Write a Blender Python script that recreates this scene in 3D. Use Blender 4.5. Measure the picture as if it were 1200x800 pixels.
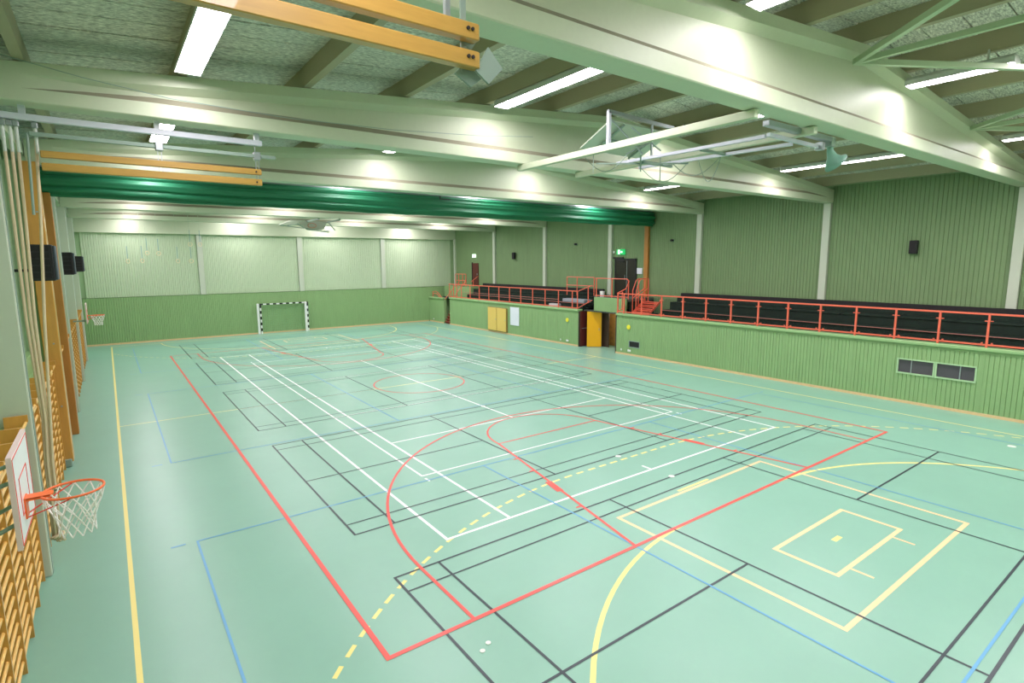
import bpy, math, random
from mathutils import Vector, Matrix
random.seed(7)
scene = bpy.context.scene
for o in list(bpy.data.objects): bpy.data.objects.remove(o)
C = scene.collection
PI = math.pi

# ------------------------------------------------------------ camera, world, exposure
cam_d = bpy.data.cameras.new('camera'); cam = bpy.data.objects.new('camera', cam_d); C.objects.link(cam)
cam.location = (-9.8795, -19.8606, 4.8102)
cam.rotation_euler = (1.42766, 0.0062919, -0.632908)
cam_d.sensor_width = 36; cam_d.lens = 19.334; cam_d.clip_start = 0.05; cam_d.clip_end = 200
scene.camera = cam
w = bpy.data.worlds.new('world'); scene.world = w; w.use_nodes = True
w.node_tree.nodes['Background'].inputs[0].default_value = (.8, .9, 1, 1)
w.node_tree.nodes['Background'].inputs[1].default_value = 0.3
vs = scene.view_settings
vs.view_transform = 'Standard'; vs.look = 'None'; vs.gamma = 1; vs.use_curve_mapping = False
vs.exposure = 1.2
LAMP = 21.0           # base brightness of the fluorescent lights
scene.cycles.max_bounces = 10; scene.cycles.diffuse_bounces = 8
scene.cycles.caustics_reflective = False; scene.cycles.caustics_refractive = False

# ------------------------------------------------------------ materials
def lin(c):
    return tuple(((v/255)/12.92 if v/255 <= .04045 else ((v/255+.055)/1.055)**2.4) for v in c) + (1,)
MATS = {}
def mat(name, rgb, rough=.6, metal=0, spec=.5, noise=0, nscale=(3, 3, 3), nsize=4, emit=None, strength=0, bump=0, trans=0, alpha=1, coat=0, detail=6):
    if name in MATS: return MATS[name]
    m = bpy.data.materials.new(name); m.use_nodes = True
    nt = m.node_tree; b = nt.nodes['Principled BSDF']
    b.inputs['Base Color'].default_value = lin(rgb)
    b.inputs['Roughness'].default_value = rough; b.inputs['Metallic'].default_value = metal
    b.inputs['Specular IOR Level'].default_value = spec
    b.inputs['Coat Weight'].default_value = coat
    b.inputs['Transmission Weight'].default_value = trans
    b.inputs['Alpha'].default_value = alpha
    if emit:
        b.inputs['Emission Color'].default_value = lin(emit); b.inputs['Emission Strength'].default_value = strength
    if noise or bump:
        g = nt.nodes.new('ShaderNodeNewGeometry'); mp = nt.nodes.new('ShaderNodeMapping'); mp.inputs['Scale'].default_value = nscale
        n = nt.nodes.new('ShaderNodeTexNoise'); n.inputs['Scale'].default_value = nsize; n.inputs['Detail'].default_value = detail; n.inputs['Roughness'].default_value = .65
        nt.links.new(g.outputs['Position'], mp.inputs['Vector']); nt.links.new(mp.outputs[0], n.inputs['Vector'])
        if noise:
            mr = nt.nodes.new('ShaderNodeMapRange'); mr.inputs['From Min'].default_value = .3; mr.inputs['From Max'].default_value = .7
            mr.inputs['To Min'].default_value = 1-noise; mr.inputs['To Max'].default_value = 1+noise
            nt.links.new(n.outputs['Fac'], mr.inputs['Value'])
            mx = nt.nodes.new('ShaderNodeVectorMath'); mx.operation = 'SCALE'; mx.inputs[0].default_value = lin(rgb)[:3]
            nt.links.new(mr.outputs[0], mx.inputs['Scale']); nt.links.new(mx.outputs[0], b.inputs['Base Color'])
        if bump:
            bp = nt.nodes.new('ShaderNodeBump'); bp.inputs['Strength'].default_value = bump; bp.inputs['Distance'].default_value = .01
            nt.links.new(n.outputs['Fac'], bp.inputs['Height']); nt.links.new(bp.outputs[0], b.inputs['Normal'])
    MATS[name] = m
    return m
M_floor = mat('sports_floor_green', (131, 179, 159), rough=.34, spec=.7, noise=.03, nscale=(1, 1, 1), nsize=.8, detail=4)
M_beam = mat('beam_paint', (192, 202, 174), rough=.45, noise=.02)
M_purlin = mat('purlin_paint', (168, 160, 132), rough=.6)
M_col = mat('column_paint', (192, 200, 182), rough=.45)
M_wall_low = mat('green_boards', (140, 173, 119), rough=.5, noise=.05, nscale=(1, 1, .15), nsize=3)
M_wall_up = mat('pale_green_boards', (148, 176, 134), rough=.55, noise=.04, nscale=(1, 1, .15), nsize=3)
M_cap = mat('green_cap', (148, 184, 128), rough=.4)
M_deck = mat('wood_wool_slab', (200, 198, 186), rough=.95, noise=.68, nscale=(1.0, 3.2, 1), nsize=12, bump=.8, detail=9)
M_deckback = mat('deck_backing', (100, 104, 96), rough=.95)  # dark backing seen through the slab joints
M_wood = mat('golden_pine', (208, 152, 74), rough=.35, noise=.1, nscale=(3, 3, .5), nsize=3, coat=.3)
M_woodx = mat('golden_pine_plank', (184, 144, 68), rough=.4, noise=.12, nscale=(.6, 6, 6), nsize=3, coat=.3)
M_rung = mat('rung_wood', (238, 188, 104), rough=.35, coat=.3)
M_bigwood = mat('dark_pine', (176, 120, 54), rough=.45, noise=.1, nscale=(3, 3, .5), nsize=3)
M_skirt = mat('baseboard_wood', (222, 190, 145), rough=.5, noise=.06)
M_red = mat('red_orange_rail', (232, 110, 86), rough=.35)
M_redstep = mat('red_brown_step', (140, 56, 44), rough=.5)
M_white = mat('white_paint', (232, 234, 232), rough=.4)
M_board = mat('backboard_white', (238, 238, 240), rough=.3)
M_grey = mat('galvanised_steel', (168, 176, 178), rough=.35, metal=.6)
M_greyp = mat('grey_green_paint', (140, 160, 148), rough=.45)
M_lilac = mat('pale_steel_paint', (205, 208, 220), rough=.35)
M_black = mat('black_plastic', (28, 29, 32), rough=.5)
M_black2 = mat('black_cover', (22, 20, 22), rough=.7)
M_bench = mat('dark_green_bench', (34, 47, 40), rough=.8, spec=.2, noise=.3, nscale=(1, 1, 1), nsize=6)
M_benchgrey = mat('grey_cover', (150, 156, 165), rough=.6)
M_pink = mat('bench_edge', (196, 130, 120), rough=.5)
M_brown = mat('oxblood_door', (88, 36, 34), rough=.4)
M_yellow = mat('yellow_door', (245, 180, 20), rough=.35)
M_cup = mat('cupboard_yellow', (226, 194, 104), rough=.5)
M_poster = mat('poster_paper', (226, 230, 240), rough=.6)
M_darkdoor = mat('black_door', (34, 30, 26), rough=.3)
M_corr = mat('corridor_plaster', (196, 170, 130), rough=.7, noise=.15, nsize=1)
M_rope = mat('hemp_rope', (214, 196, 162), rough=.9)
M_sleeve = mat('rope_sleeve', (208, 214, 205), rough=.4)
M_curtain = mat('green_curtain', (34, 122, 84), rough=.5, spec=.5)
M_glass = mat('guard_glass', (30, 36, 34), rough=.05, spec=.3, alpha=.1)
M_darkglass = mat('dark_glass', (82, 78, 84), rough=.12)
M_net = mat('net_cord', (240, 240, 235), rough=.8)
M_orange = mat('hoop_orange', (240, 112, 52), rough=.4)
M_hred = mat('hoop_red', (226, 66, 48), rough=.4)
M_house = mat('lamp_housing', (198, 202, 198), rough=.4)
M_lamp = mat('lamp_tube', (255, 255, 255), emit=(255, 243, 252), strength=LAMP)
M_signgreen = mat('exit_sign_green', (20, 160, 80), emit=(30, 170, 90), strength=.5)
M_signwhite = mat('exit_sign_white', (240, 255, 245), emit=(225, 255, 235), strength=.8)
M_signblue = mat('small_sign_pale', (190, 225, 230), emit=(190, 225, 230), strength=.9)
M_sun = mat('yellow_disc', (236, 226, 60), rough=.4)
M_pale = mat('pale_plastic', (225, 228, 222), rough=.4)
L_yel = mat('line_yellow', (240, 226, 140), rough=.32, spec=.42)
L_red = mat('line_red', (232, 92, 84), rough=.32, spec=.42)
L_wht = mat('line_white', (240, 242, 240), rough=.32, spec=.42)
L_blk = mat('line_black', (58, 68, 74), rough=.32, spec=.42)
L_blu = mat('line_blue', (100, 165, 208), rough=.32, spec=.42)
L_pea = mat('line_peach', (246, 208, 160), rough=.32, spec=.42)

# ------------------------------------------------------------ mesh builder
class MB:
    def __init__(s): s.v = []; s.f = []
    def add(s, vs, fs):
        n = len(s.v); s.v += [tuple(p) for p in vs]; s.f += [tuple(i+n for i in f) for f in fs]; return s
    def box(s, x0, x1, y0, y1, z0, z1):
        x0, x1 = min(x0, x1), max(x0, x1); y0, y1 = min(y0, y1), max(y0, y1); z0, z1 = min(z0, z1), max(z0, z1)
        return s.add([(x0,y0,z0),(x1,y0,z0),(x1,y1,z0),(x0,y1,z0),(x0,y0,z1),(x1,y0,z1),(x1,y1,z1),(x0,y1,z1)],
                     [(0,3,2,1),(4,5,6,7),(0,1,5,4),(1,2,6,5),(2,3,7,6),(3,0,4,7)])
    def bbox(s, x0, x1, y0, y1, z0, z1, b=.01):   # box with chamfered vertical and horizontal edges
        x0, x1 = min(x0, x1), max(x0, x1); y0, y1 = min(y0, y1), max(y0, y1)
        L = [(z0, b), (z0+b, 0), (z1-b, 0), (z1, b)]; vs_ = []
        for z, i in L:
            a0, a1, c0, c1 = x0+i, x1-i, y0+i, y1-i
            vs_ += [(a0+b,c0,z),(a1-b,c0,z),(a1,c0+b,z),(a1,c1-b,z),(a1-b,c1,z),(a0+b,c1,z),(a0,c1-b,z),(a0,c0+b,z)]
        fs = [tuple(range(7, -1, -1)), tuple(range(24, 32))]
        for k in range(3):
            for i in range(8):
                j = (i+1) % 8; fs.append((k*8+i, k*8+j, k*8+8+j, k*8+8+i))
        return s.add(vs_, fs)
    def bar(s, a, b, w, h=None, up=(0, 0, 1)):   # square bar between two points
        h = h or w; a = Vector(a); b = Vector(b); d = (b-a).normalized(); u = Vector(up)
        if abs(d.dot(u)) > .99: u = Vector((0, 1, 0))
        r = d.cross(u).normalized(); u = r.cross(d).normalized()
        P = [p + r*sx*w/2 + u*sy*h/2 for p in (a, b) for sx, sy in ((-1,-1),(1,-1),(1,1),(-1,1))]
        return s.add(P, [(3,2,1,0),(4,5,6,7),(0,1,5,4),(1,2,6,5),(2,3,7,6),(3,0,4,7)])
    def tube(s, pts, r, n=8, closed=False):
        pts = [Vector(p) for p in pts]; m = len(pts); rings = []; prev = None
        for i, p in enumerate(pts):
            if closed: d = (pts[(i+1) % m]-pts[i-1]).normalized()
            else: d = (pts[min(i+1, m-1)]-pts[max(i-1, 0)]).normalized()
            if prev is None:
                a = Vector((0, 0, 1)) if abs(d.z) < .9 else Vector((1, 0, 0)); u = d.cross(a).normalized()
            else: u = (prev-d*prev.dot(d)).normalized()
            prev = u; q = d.cross(u); rr = r[i] if isinstance(r, (list, tuple)) else r
            rings.append([p + (u*math.cos(2*PI*k/n)+q*math.sin(2*PI*k/n))*rr for k in range(n)])
        vs_ = [p for g in rings for p in g]; fs = []
        for i in range(m if closed else m-1):
            j = (i+1) % m
            for k in range(n):
                l = (k+1) % n; fs.append((i*n+k, i*n+l, j*n+l, j*n+k))
        if not closed: fs += [tuple(range(n-1, -1, -1)), tuple((m-1)*n+k for k in range(n))]
        return s.add(vs_, fs)
    def prism(s, poly, axis, a0, a1):   # polygon extruded along an axis
        def P(p, a):
            return {'x': (a, p[0], p[1]), 'y': (p[0], a, p[1]), 'z': (p[0], p[1], a)}[axis]
        n = len(poly); vs_ = [P(p, a0) for p in poly]+[P(p, a1) for p in poly]
        fs = [tuple(range(n-1, -1, -1)), tuple(range(n, 2*n))]+[(i, (i+1) % n, n+(i+1) % n, n+i) for i in range(n)]
        return s.add(vs_, fs)
    def build(s, name, m, parent=None, smooth=False):
        me = bpy.data.meshes.new(name); off = WL.get(parent.name, Vector()) if parent else Vector()
        me.from_pydata([tuple(Vector(p)-off) for p in s.v], [], s.f); me.materials.append(m)
        if smooth: me.polygons.foreach_set('use_smooth', [True]*len(me.polygons))
        me.update()
        o = bpy.data.objects.new(name, me); C.objects.link(o)
        if parent: o.parent = parent
        WL[o.name] = off
        return o
WL = {}
def tag(o, label=None, cat=None, group=None, kind=None):
    if label: o['label'] = label
    if cat: o['category'] = cat
    if group: o['group'] = group
    if kind: o['kind'] = kind
    return o
def thing(name, loc, label, cat, group=None):
    o = bpy.data.objects.new(name, None); C.objects.link(o); o.location = loc; o.empty_display_size = .2
    WL[o.name] = Vector(loc); return tag(o, label, cat, group)
def struct(name, mb, m, label, cat='building part'):
    o = mb.build(name, m); return tag(o, label, cat, kind='structure')
def copy_tree(o, parent=None, off=(0, 0, 0), label=None):
    c = o.copy(); C.objects.link(c); c.parent = parent
    if parent is None:
        c.location = o.location+Vector(off)
        if label: c['label'] = label
    for ch in o.children: copy_tree(ch, c)
    return c
def inst(o, parent, off):
    c = o.copy(); C.objects.link(c); c.parent = parent; c.location = o.location+Vector(off); return c

# ------------------------------------------------------------ room dimensions
XL, XR, YN, YF = -11.5, 14.1, -21.1, 21.1
BEAM_Z = 7.1
def rz(x): return 8.6-abs(x-1.5)*.08      # top line of the tapered beams
DZ = .36                                   # purlin depth

# floor
floor = struct('floor', MB().box(XL-.3, XR+.3, YN-.3, YF+.3, -.2, 0), M_floor, 'pale teal sports floor of the hall')
floor['kind'] = 'structure'

# ---- floor markings: every court is a thin painted layer of its own, laid on the floor
def mk(name, m, level, segs, label):
    mb = MB(); z = .0012+.0007*level
    for s in segs:
        z += .000015
        if s[0] == 'r':      # rectangle strip x0,x1,y0,y1
            _, x0, x1, y0, y1 = s; mb.add([(x0,y0,z),(x1,y0,z),(x1,y1,z),(x0,y1,z)], [(0,1,2,3)])
        elif s[0] == 'l':    # line a,b,width
            _, a, b, wd = s; d = Vector((b[0]-a[0], b[1]-a[1])).normalized(); n = Vector((-d.y, d.x))*wd/2; e = d*wd/2
            A = Vector(a)-e; B = Vector(b)+e
            mb.add([(A.x-n.x,A.y-n.y,z),(B.x-n.x,B.y-n.y,z),(B.x+n.x,B.y+n.y,z),(A.x+n.x,A.y+n.y,z)], [(0,1,2,3)])
        elif s[0] == 'a':    # arc centre, radius, a0, a1 (deg), width
            _, c, r, a0, a1, wd = s; n = max(6, int(abs(a1-a0)/3)); 
            vs_ = []; 
            for i in range(n+1):
                t = math.radians(a0+(a1-a0)*i/n)
                for rr in (r-wd/2, r+wd/2): vs_.append((c[0]+rr*math.cos(t), c[1]+rr*math.sin(t), z))
            mb.add(vs_, [(2*i, 2*i+1, 2*i+3, 2*i+2) if a1 > a0 else (2*i, 2*i+2, 2*i+3, 2*i+1) for i in range(n)])
    for i, f in enumerate(mb.f):
        a, b, c = (Vector(mb.v[k]) for k in f[:3])
        if (b-a).cross(c-b).z < 0: mb.f[i] = f[::-1]
    o = mb.build(name, m, floor); o['label'] = label
    return o
def rect(x0, x1, y0, y1, wd): return [('l', (x0,y0), (x1,y0), wd), ('l', (x1,y0), (x1,y1), wd), ('l', (x1,y1), (x0,y1), wd), ('l', (x0,y1), (x0,y0), wd)]
W = .045
# handball, yellow
S = rect(-9.98, 9.98, -20, 20, .065)+[('l', (-9.98,0), (9.98,0), .05)]
for s in (-1, 1):
    S += [('l', (-1.5, s*14), (1.5, s*14), .07)]
    for q in (-1, 1):
        a0, a1 = (90 if q < 0 else 0), (180 if q < 0 else 90)
        if s > 0: a0, a1 = -a1, -a0
        S.append(('a', (q*1.5, s*20), 6, a0, a1, .07))
    S += [('l', (-.5, s*13), (.5, s*13), .06), ('l', (-.08, s*15.93), (.08, s*15.93), .09)]
    # dashed nine metre line
    path = []
    n = 600
    for i in range(n+1):
        th = math.radians(180*i/n)
        cx = 1.5 if th < PI/2 else -1.5
        path.append(Vector((cx+9*math.cos(th), s*20-s*9*math.sin(th))))
    acc = 0; on = []; 
    for i in range(n):
        a, b = path[i], path[i+1]; L = (b-a).length
        k = max(1, int(L/.02))
        for j in range(k):
            p = a.lerp(b, j/k); 
            if int(acc/.185) % 2 == 0: on.append((p, acc))
            acc += L/k
    grp = {}
    for p, t in on: grp.setdefault(int(t/.185), []).append(p)
    for g in grp.values():
        if len(g) > 1 and abs(g[0].x) < 9.95 and abs(g[-1].x) < 9.95: S.append(('l', tuple(g[0]), tuple(g[-1]), .06))
S2 = [q for q in S]
mk('handball_line_marking', L_yel, 0, S2, 'yellow handball court lines with dashed arc')
# floorball, peach
S = []
for s in (-1, 1):
    S += rect(-2.45, 2.5, s*17.1, s*13.1, .07)+rect(-1.2, 1.26, s*16.46, s*15.47, .07)
    S += [('l', (q*.83, s*16.46), (q*.83, s*16.8), .05) for q in (-1, 1)]
mk('goal_area_line_marking', L_pea, 1, S, 'peach coloured goal area rectangles')
# tennis and volleyball, white
S = rect(-5.46, 5.46, -11.86, 11.86, .06)+[('l', (q*4.09, -11.86), (q*4.09, 11.86), .06) for q in (-1, 1)]
S += [('l', (-4.09, s*6.4), (4.09, s*6.4), .055) for s in (-1, 1)]+[('l', (0, -6.4), (0, 6.4), .055)]+[('l', (0, s*11.6), (0, s*11.86), .06) for s in (-1, 1)]
mk('tennis_line_marking', L_wht, 2, S, 'white tennis court lines')
S = rect(-4.48, 4.48, -8.98, 8.98, .05)+[('l', (-4.48, s*3), (4.48, s*3), .04) for s in (-1, 1)]
S += [('l', (q*4.48, s*9.17), (q*4.48, s*9.33), .05) for q in (-1, 1) for s in (-1, 1)]
mk('long_volleyball_line_marking', L_wht, 3, S, 'white volleyball court lines inside the tennis court')
# badminton, black: five courts across the hall
for k, yc in enumerate((0, -7.7, 7.7, -15.45, 15.4)):
    S = rect(-6.7, 6.7, yc-3.03, yc+3.03, .04)+[('l', (-6.7, yc+s*2.58), (6.7, yc+s*2.58), .035) for s in (-1, 1)]
    S += [('l', (q*5.94, yc-3.03), (q*5.94, yc+3.03), .04) for q in (-1, 1)]+[('l', (q*1.99, yc-3.03), (q*1.99, yc+3.03), .04) for q in (-1, 1)]
    S += [('l', (q*1.99, yc), (q*6.7, yc), .04) for q in (-1, 1)]
    mk('badminton_line_marking', L_blk, 4+k*.1, S, 'black badminton court lines')
# volleyball across the hall, blue
for k, yc in enumerate((-13.8, 0, 13.9)):
    h = 4.52
    S = rect(-9, 9, yc-h, yc+h, .035)+[('l', (q*3, yc-h), (q*3, yc+h), .035) for q in (-1, 1)]
    S += [('l', (q*9.2, yc+s*h), (q*9.38, yc+s*h), .04) for q in (-1, 1) for s in (-1, 1)]
    mk('cross_volleyball_line_marking', L_blu, 5+k*.1, S, 'thin blue volleyball court lines laid across the hall')
# basketball, red
S = rect(-7.5, 7.5, -14, 14, .07)+[('a', (0, 0), 1.8, 0, 360, .05)]
for s in (-1, 1):
    for q in (-1, 1):
        S += [('l', (q*6.25, s*14), (q*6.25, s*12.42), .055), ('l', (q*3, s*14), (q*1.8, s*8.2), .06)]
        def kp(t, q=q, s=s): return Vector((q*(3-1.2*t), s*(14-5.8*t)))
        d = (kp(1)-kp(0)).normalized(); n = Vector((q*abs(d.y), s*-abs(d.x)))*-1; n = Vector((q, 0))
        a = Vector((q*2.43, s*11.24)); S.append(('l', tuple(a-d*.2+n*.03), tuple(a+d*.2+n*.03), .16))
        for yy in (12.3, 10.25, 9.4): 
            t = (14-yy)/5.8; p = kp(t); S.append(('l', tuple(p), tuple(p+n*.12), .05))
    a0, a1 = (0, 180) if s < 0 else (-180, 0)
    S += [('l', (-1.8, s*8.2), (1.8, s*8.2), .05), ('a', (0, s*8.2), 1.8, a0, a1, .05), ('a', (0, s*12.42), 6.25, a0, a1, .055)]
mk('basketball_line_marking', L_red, 6, S, 'red basketball court lines')

# floor sockets
def disc(mb, x, y, r, z0, z1, n=16): 
    mb.prism([(x+r*math.cos(2*PI*i/n), y+r*math.sin(2*PI*i/n)) for i in range(n)], 'z', z0, z1); return mb
first = None
for x, y, r in [(0.02,-10.79,.07),(0.02,-12.41,.07),(-6.36,-14.5,.035),(-6.5,-14.58,.035),(0,-4.7,.07),(8.67,-16.44,.09)]:
    c = disc(MB(), x, y, r, 0, .008).build('floor_socket_cover', M_pale, floor); c['label'] = 'small round pale socket cover set in the floor'

# ------------------------------------------------------------ board cladding
def cladding(mb, o, u, n, W_, z0, z1, pitch=.1225, g=.018, dep=.016, back=.03):
    """vertical boards: profile along u (from o), facing n"""
    o = Vector(o); u = Vector(u); n = Vector(n); k = max(1, round(W_/pitch)); p = W_/k; prof = []
    for i in range(k):
        prof += [(i*p, -dep), (i*p+g/2, 0), ((i+1)*p-g/2, 0)]
    prof.append((W_, -dep)); prof += [(W_, -back), (0, -back)]
    P = [(o+u*s+n*d) for s, d in prof]; m = len(P)
    vs_ = [(q.x, q.y, z0) for q in P]+[(q.x, q.y, z1) for q in P]
    fs = [(i, (i+1) % m, m+(i+1) % m, m+i) for i in range(m)]+[tuple(range(m-1, -1, -1)), tuple(range(m, 2*m))]
    if u.cross(Vector((0, 0, 1))).dot(n) < 0: fs = [f[::-1] for f in fs]
    mb.add(vs_, fs); return mb

# far wall
wall_far = struct('wall_far', MB().box(XL-.3, XR+.3, YF+.05, YF+.3, 0, 9), M_wall_up, 'far end wall clad in vertical green boards')
cols = [-11.1, -4.85, 1.4, 7.65, 13.9]
for i in range(4):
    cladding(MB(), (cols[i]+.17, YF, 0), (1,0,0), (0,-1,0), cols[i+1]-cols[i]-.34, 2.86, 6.75, g=.035, dep=.03).build('wall_panel', mat('pale_boards_lit', (188, 205, 174), rough=.55), wall_far)  # same upper paint, lighter in colour for the stronger light at this end
for i in range(4):
    x0 = XL if i == 0 else cols[i]; x1 = XR if i == 3 else cols[i+1]
    cladding(MB(), (x0, YF-.07, 0), (1,0,0), (0,-1,0), x1-x0, .09, 2.84, g=.03, dep=.025).build('wall_panel', M_wall_low, wall_far)
MB().box(XL, XR, YF-.08, YF, 2.84, 2.865).build('wall_cap', mat('cap_dark_green', (88, 120, 76), rough=.6), wall_far)  # thin cap line in a darker green than the boards
for c in cols[1:4]: MB().bbox(c-.16, c+.16, YF-.1, YF+.04, 2.86, 6.8, .01).build('column', M_col, wall_far)
tag(MB().prism([(XL, 6.69), (XR, 6.69), (XR, rz(XR)+.3), (1.5, rz(1.5)+.3), (XL, rz(XL)+.3)], 'y', YF-.22, YF+.05).build('end_beam', M_beam, wall_far))
tag(struct('baseboard_far', MB().box(XL, 11.5, YF-.1, YF-.07, 0, .1), M_skirt, 'pale wooden baseboard along the far wall'))
# near wall (behind the camera)
wall_near = struct('wall_near', MB().box(XL-.3, XR+.3, YN-.3, YN-.03, 0, 9), M_wall_up, 'near end wall behind the viewer')
cladding(MB(), (XR, YN, 0), (-1,0,0), (0,1,0), XR-XL, 2.86, 7).build('wall_panel', mat('near_wall_pale', (222, 228, 214), rough=.6), wall_near)  # unseen upper panels made pale to bounce light into the hall
cladding(MB(), (XR, YN+.05, 0), (-1,0,0), (0,1,0), XR-XL, 0, 2.85).build('wall_panel', M_wall_low, wall_near)

# left wall
LY = [YN, -15, -9, -3, 3, 9, 15, YF]
wall_left = struct('wall_left', MB().box(XL-.3, XL-.03, YN-.3, YF+.3, 0, 9), M_wall_up, 'left long wall with green boards between pale columns')
for i in range(7):
    cladding(MB(), (XL, LY[i+1]-.15, 0), (0,-1,0), (1,0,0), LY[i+1]-LY[i]-.3, 2.86, 7.6).build('wall_panel', M_wall_up, wall_left)
    cladding(MB(), (XL+.2, LY[i+1]-.15, 0), (0,-1,0), (1,0,0), LY[i+1]-LY[i]-.3, .0, 2.42).build('wall_panel', M_wall_low, wall_left)
    MB().box(XL-.03, XL+.21, LY[i]+.15, LY[i+1]-.15, 2.42, 2.45).build('wall_ledge', M_cap, wall_left)
    MB().box(XL-.03, XL+.12, LY[i]+.15, LY[i+1]-.15, 2.45, 2.86).build('window_sill', M_cap, wall_left)
for y in LY[1:-1]:
    if y == -3: continue
    MB().bbox(XL-.02, -10.97, y-.15, y+.15, 0, BEAM_Z, .012).build('column', M_col, wall_left)
    MB().box(-11.0, -10.962, y-.06, y+.06, 0, BEAM_Z).build('column_strip', M_greyp, wall_left)

# right upper wall
wall_right = struct('wall_right', MB().box(XR+.03, XR+.3, YN-.3, YF+.3, 0, 9), M_wall_up, 'right long wall of green boards above the spectator stand')
M_wall_right = mat('green_boards_dim', (117, 143, 99), rough=.6, noise=.05, nscale=(1, 1, .15), nsize=3)  # upper board paint darkened to carry the light falloff on this side
for i in range(7):
    cladding(MB(), (XR, LY[i]+.14, 0), (0,1,0), (-1,0,0), LY[i+1]-LY[i]-.28, 1.9, 7.75, pitch=.135, g=.026, dep=.018).build('wall_panel', M_wall_right, wall_right)
for y in LY[1:-1]:
    MB().bbox(XR-.14, XR+.02, y-.14, y+.14, 1.9, BEAM_Z, .01).build('column', M_col, wall_right)
MB().bbox(XR-.14, XR+.02, YF-.3, YF-.1, 1.9, 6.75, .01).build('column', M_col, wall_right)

# ------------------------------------------------------------ ceiling
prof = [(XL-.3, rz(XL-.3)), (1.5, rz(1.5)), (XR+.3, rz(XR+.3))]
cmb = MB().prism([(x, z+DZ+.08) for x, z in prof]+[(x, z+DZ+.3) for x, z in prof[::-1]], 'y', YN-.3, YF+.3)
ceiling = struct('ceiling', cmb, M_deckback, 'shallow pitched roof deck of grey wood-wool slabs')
PX = [-10.6, -8.6, -6.63, -4.66, -2.69, -.7, 1.3, 3.27, 5.24, 7.23, 9.2, 11.2, 13.2]
for x in PX:
    MB().prism([(x-.065, rz(x)+.02), (x+.065, rz(x)+.02), (x+.065, rz(x)+DZ+.09), (x-.065, rz(x)+DZ+.09)], 'y', YN-.2, YF+.2).build('purlin', M_purlin, ceiling)
# slabs between the purlins: the nearest as parts, the rest joined
edges = [XL-.1]+PX+[XR+.1]
gaps = [(edges[i]+(.066 if i else 0), edges[i+1]-.066) for i in range(len(edges)-1)]
SL = .6
protos = {}
far_mb = MB(); cnt = 0
rows = int((YF-YN)/SL)
def slab(mb, a, b, y0, dz=0):
    pts = [a, b] if not (a < 1.5 < b) else [a, 1.5, b]
    lo = [(x, rz(x)+DZ+dz) for x in pts]; hi = [(x, rz(x)+DZ+.09) for x in pts[::-1]]
    mb.prism(lo+hi, 'y', y0+.012, y0+SL-.012)
for r in range(rows+1):
    y0 = YN+r*SL
    for gi, (a, b) in enumerate(gaps):
        near = y0 > -20.9 and y0 < -6.6
        if near and cnt < 300:
            if gi not in protos:
                m_ = MB(); slab(m_, a, b, y0); protos[gi] = (m_.build('ceiling_slab', M_deck, ceiling), y0)
            else: inst(protos[gi][0], ceiling, (0, y0-protos[gi][1], random.uniform(-.008, .006)))
            cnt += 1
        else: slab(far_mb, a, b, y0, random.uniform(-.006, .006))
o = far_mb.build('ceiling_slabs', M_deck, ceiling); o['kind'] = 'stuff'
# tapered concrete beams
def beam(yc):
    mb = MB(); xs = [-11.1, -10.6, -9.9, -9.0, 1.5, 12.0, 12.9, 13.5, 14.0]; bl = [0, 0, .0, 1, 1, 1, 0, 0, 0]
    bl = {-11.1: 0, -10.6: 0, -9.9: .55, -9.0: 1, 1.5: 1, 12.0: 1, 12.9: .55, 13.5: 0, 14.0: 0}
    rings = []
    for x in xs:
        t = rz(x); k = bl[x]; wf = .21; ww = wf-(wf-.075)*k; z0 = BEAM_Z
        H = t-z0
        tf = min(.17, H*.3); ts = .1*k+.001; bf = min(.24, H*.34); bs = .11*k+.001
        half = [(wf, z0+.012), (wf-.012, z0)]
        side = [(wf, z0+.015), (wf, z0+bf), (ww, z0+bf+bs), (ww, t-tf-ts), (wf, t-tf), (wf, t)]
        ring = [(-wf+.015, z0), (wf-.015, z0)]+side+[(-y_, z_) for y_, z_ in side[::-1]]
        rings.append([(x, yc+y_, z_) for y_, z_ in ring])
    n = len(rings[0]); vs_ = [p for r in rings for p in r]; fs = []
    for i in range(len(rings)-1):
        for k in range(n):
            l = (k+1) % n; fs.append((i*n+k, (i+1)*n+k, (i+1)*n+l, i*n+l))
    fs += [tuple(range(n)), tuple((len(rings)-1)*n+k for k in range(n-1, -1, -1))]
    mb.add(vs_, [f[::-1] for f in fs]); o = mb.build('roof_beam', M_beam, ceiling)
    o.data.materials.append(mat('dark_ledge', (148, 146, 124), rough=.9))  # darker tone on the sloped tops of the bottom flanges
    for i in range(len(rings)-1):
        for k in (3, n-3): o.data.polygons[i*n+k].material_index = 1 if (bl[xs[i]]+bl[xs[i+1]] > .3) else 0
    return o
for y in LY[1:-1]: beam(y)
# wind braces between beams, near bay
def brace(a, b, w_=.09): MB().bar(a, b, w_, w_).build('wind_brace', M_greyb, ceiling)
M_greyb = mat('brace_paint', (176, 194, 160), rough=.45)
for n0 in ((.9, -15.24, 8.2), (7.35, -15.24, 7.95)):
    x, y, z = n0
    for dx, zz in ((-5.2, 8.05), (.2, 8.2), (8.0, 7.9)):
        dx2 = dx if n0[0] < 5 else (dx if dx < 0 else (dx if dx < 1 else 5.8))
        e = Vector((x+dx2, -21.0, min(zz, rz(x+dx2)-.15)))
        brace(Vector(n0), e)
# ring beam between the left column heads
MB().box(-11.3, -11.12, YN, YF, 7.25, 7.5).build('eaves_rail', M_beam, wall_left)

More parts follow.
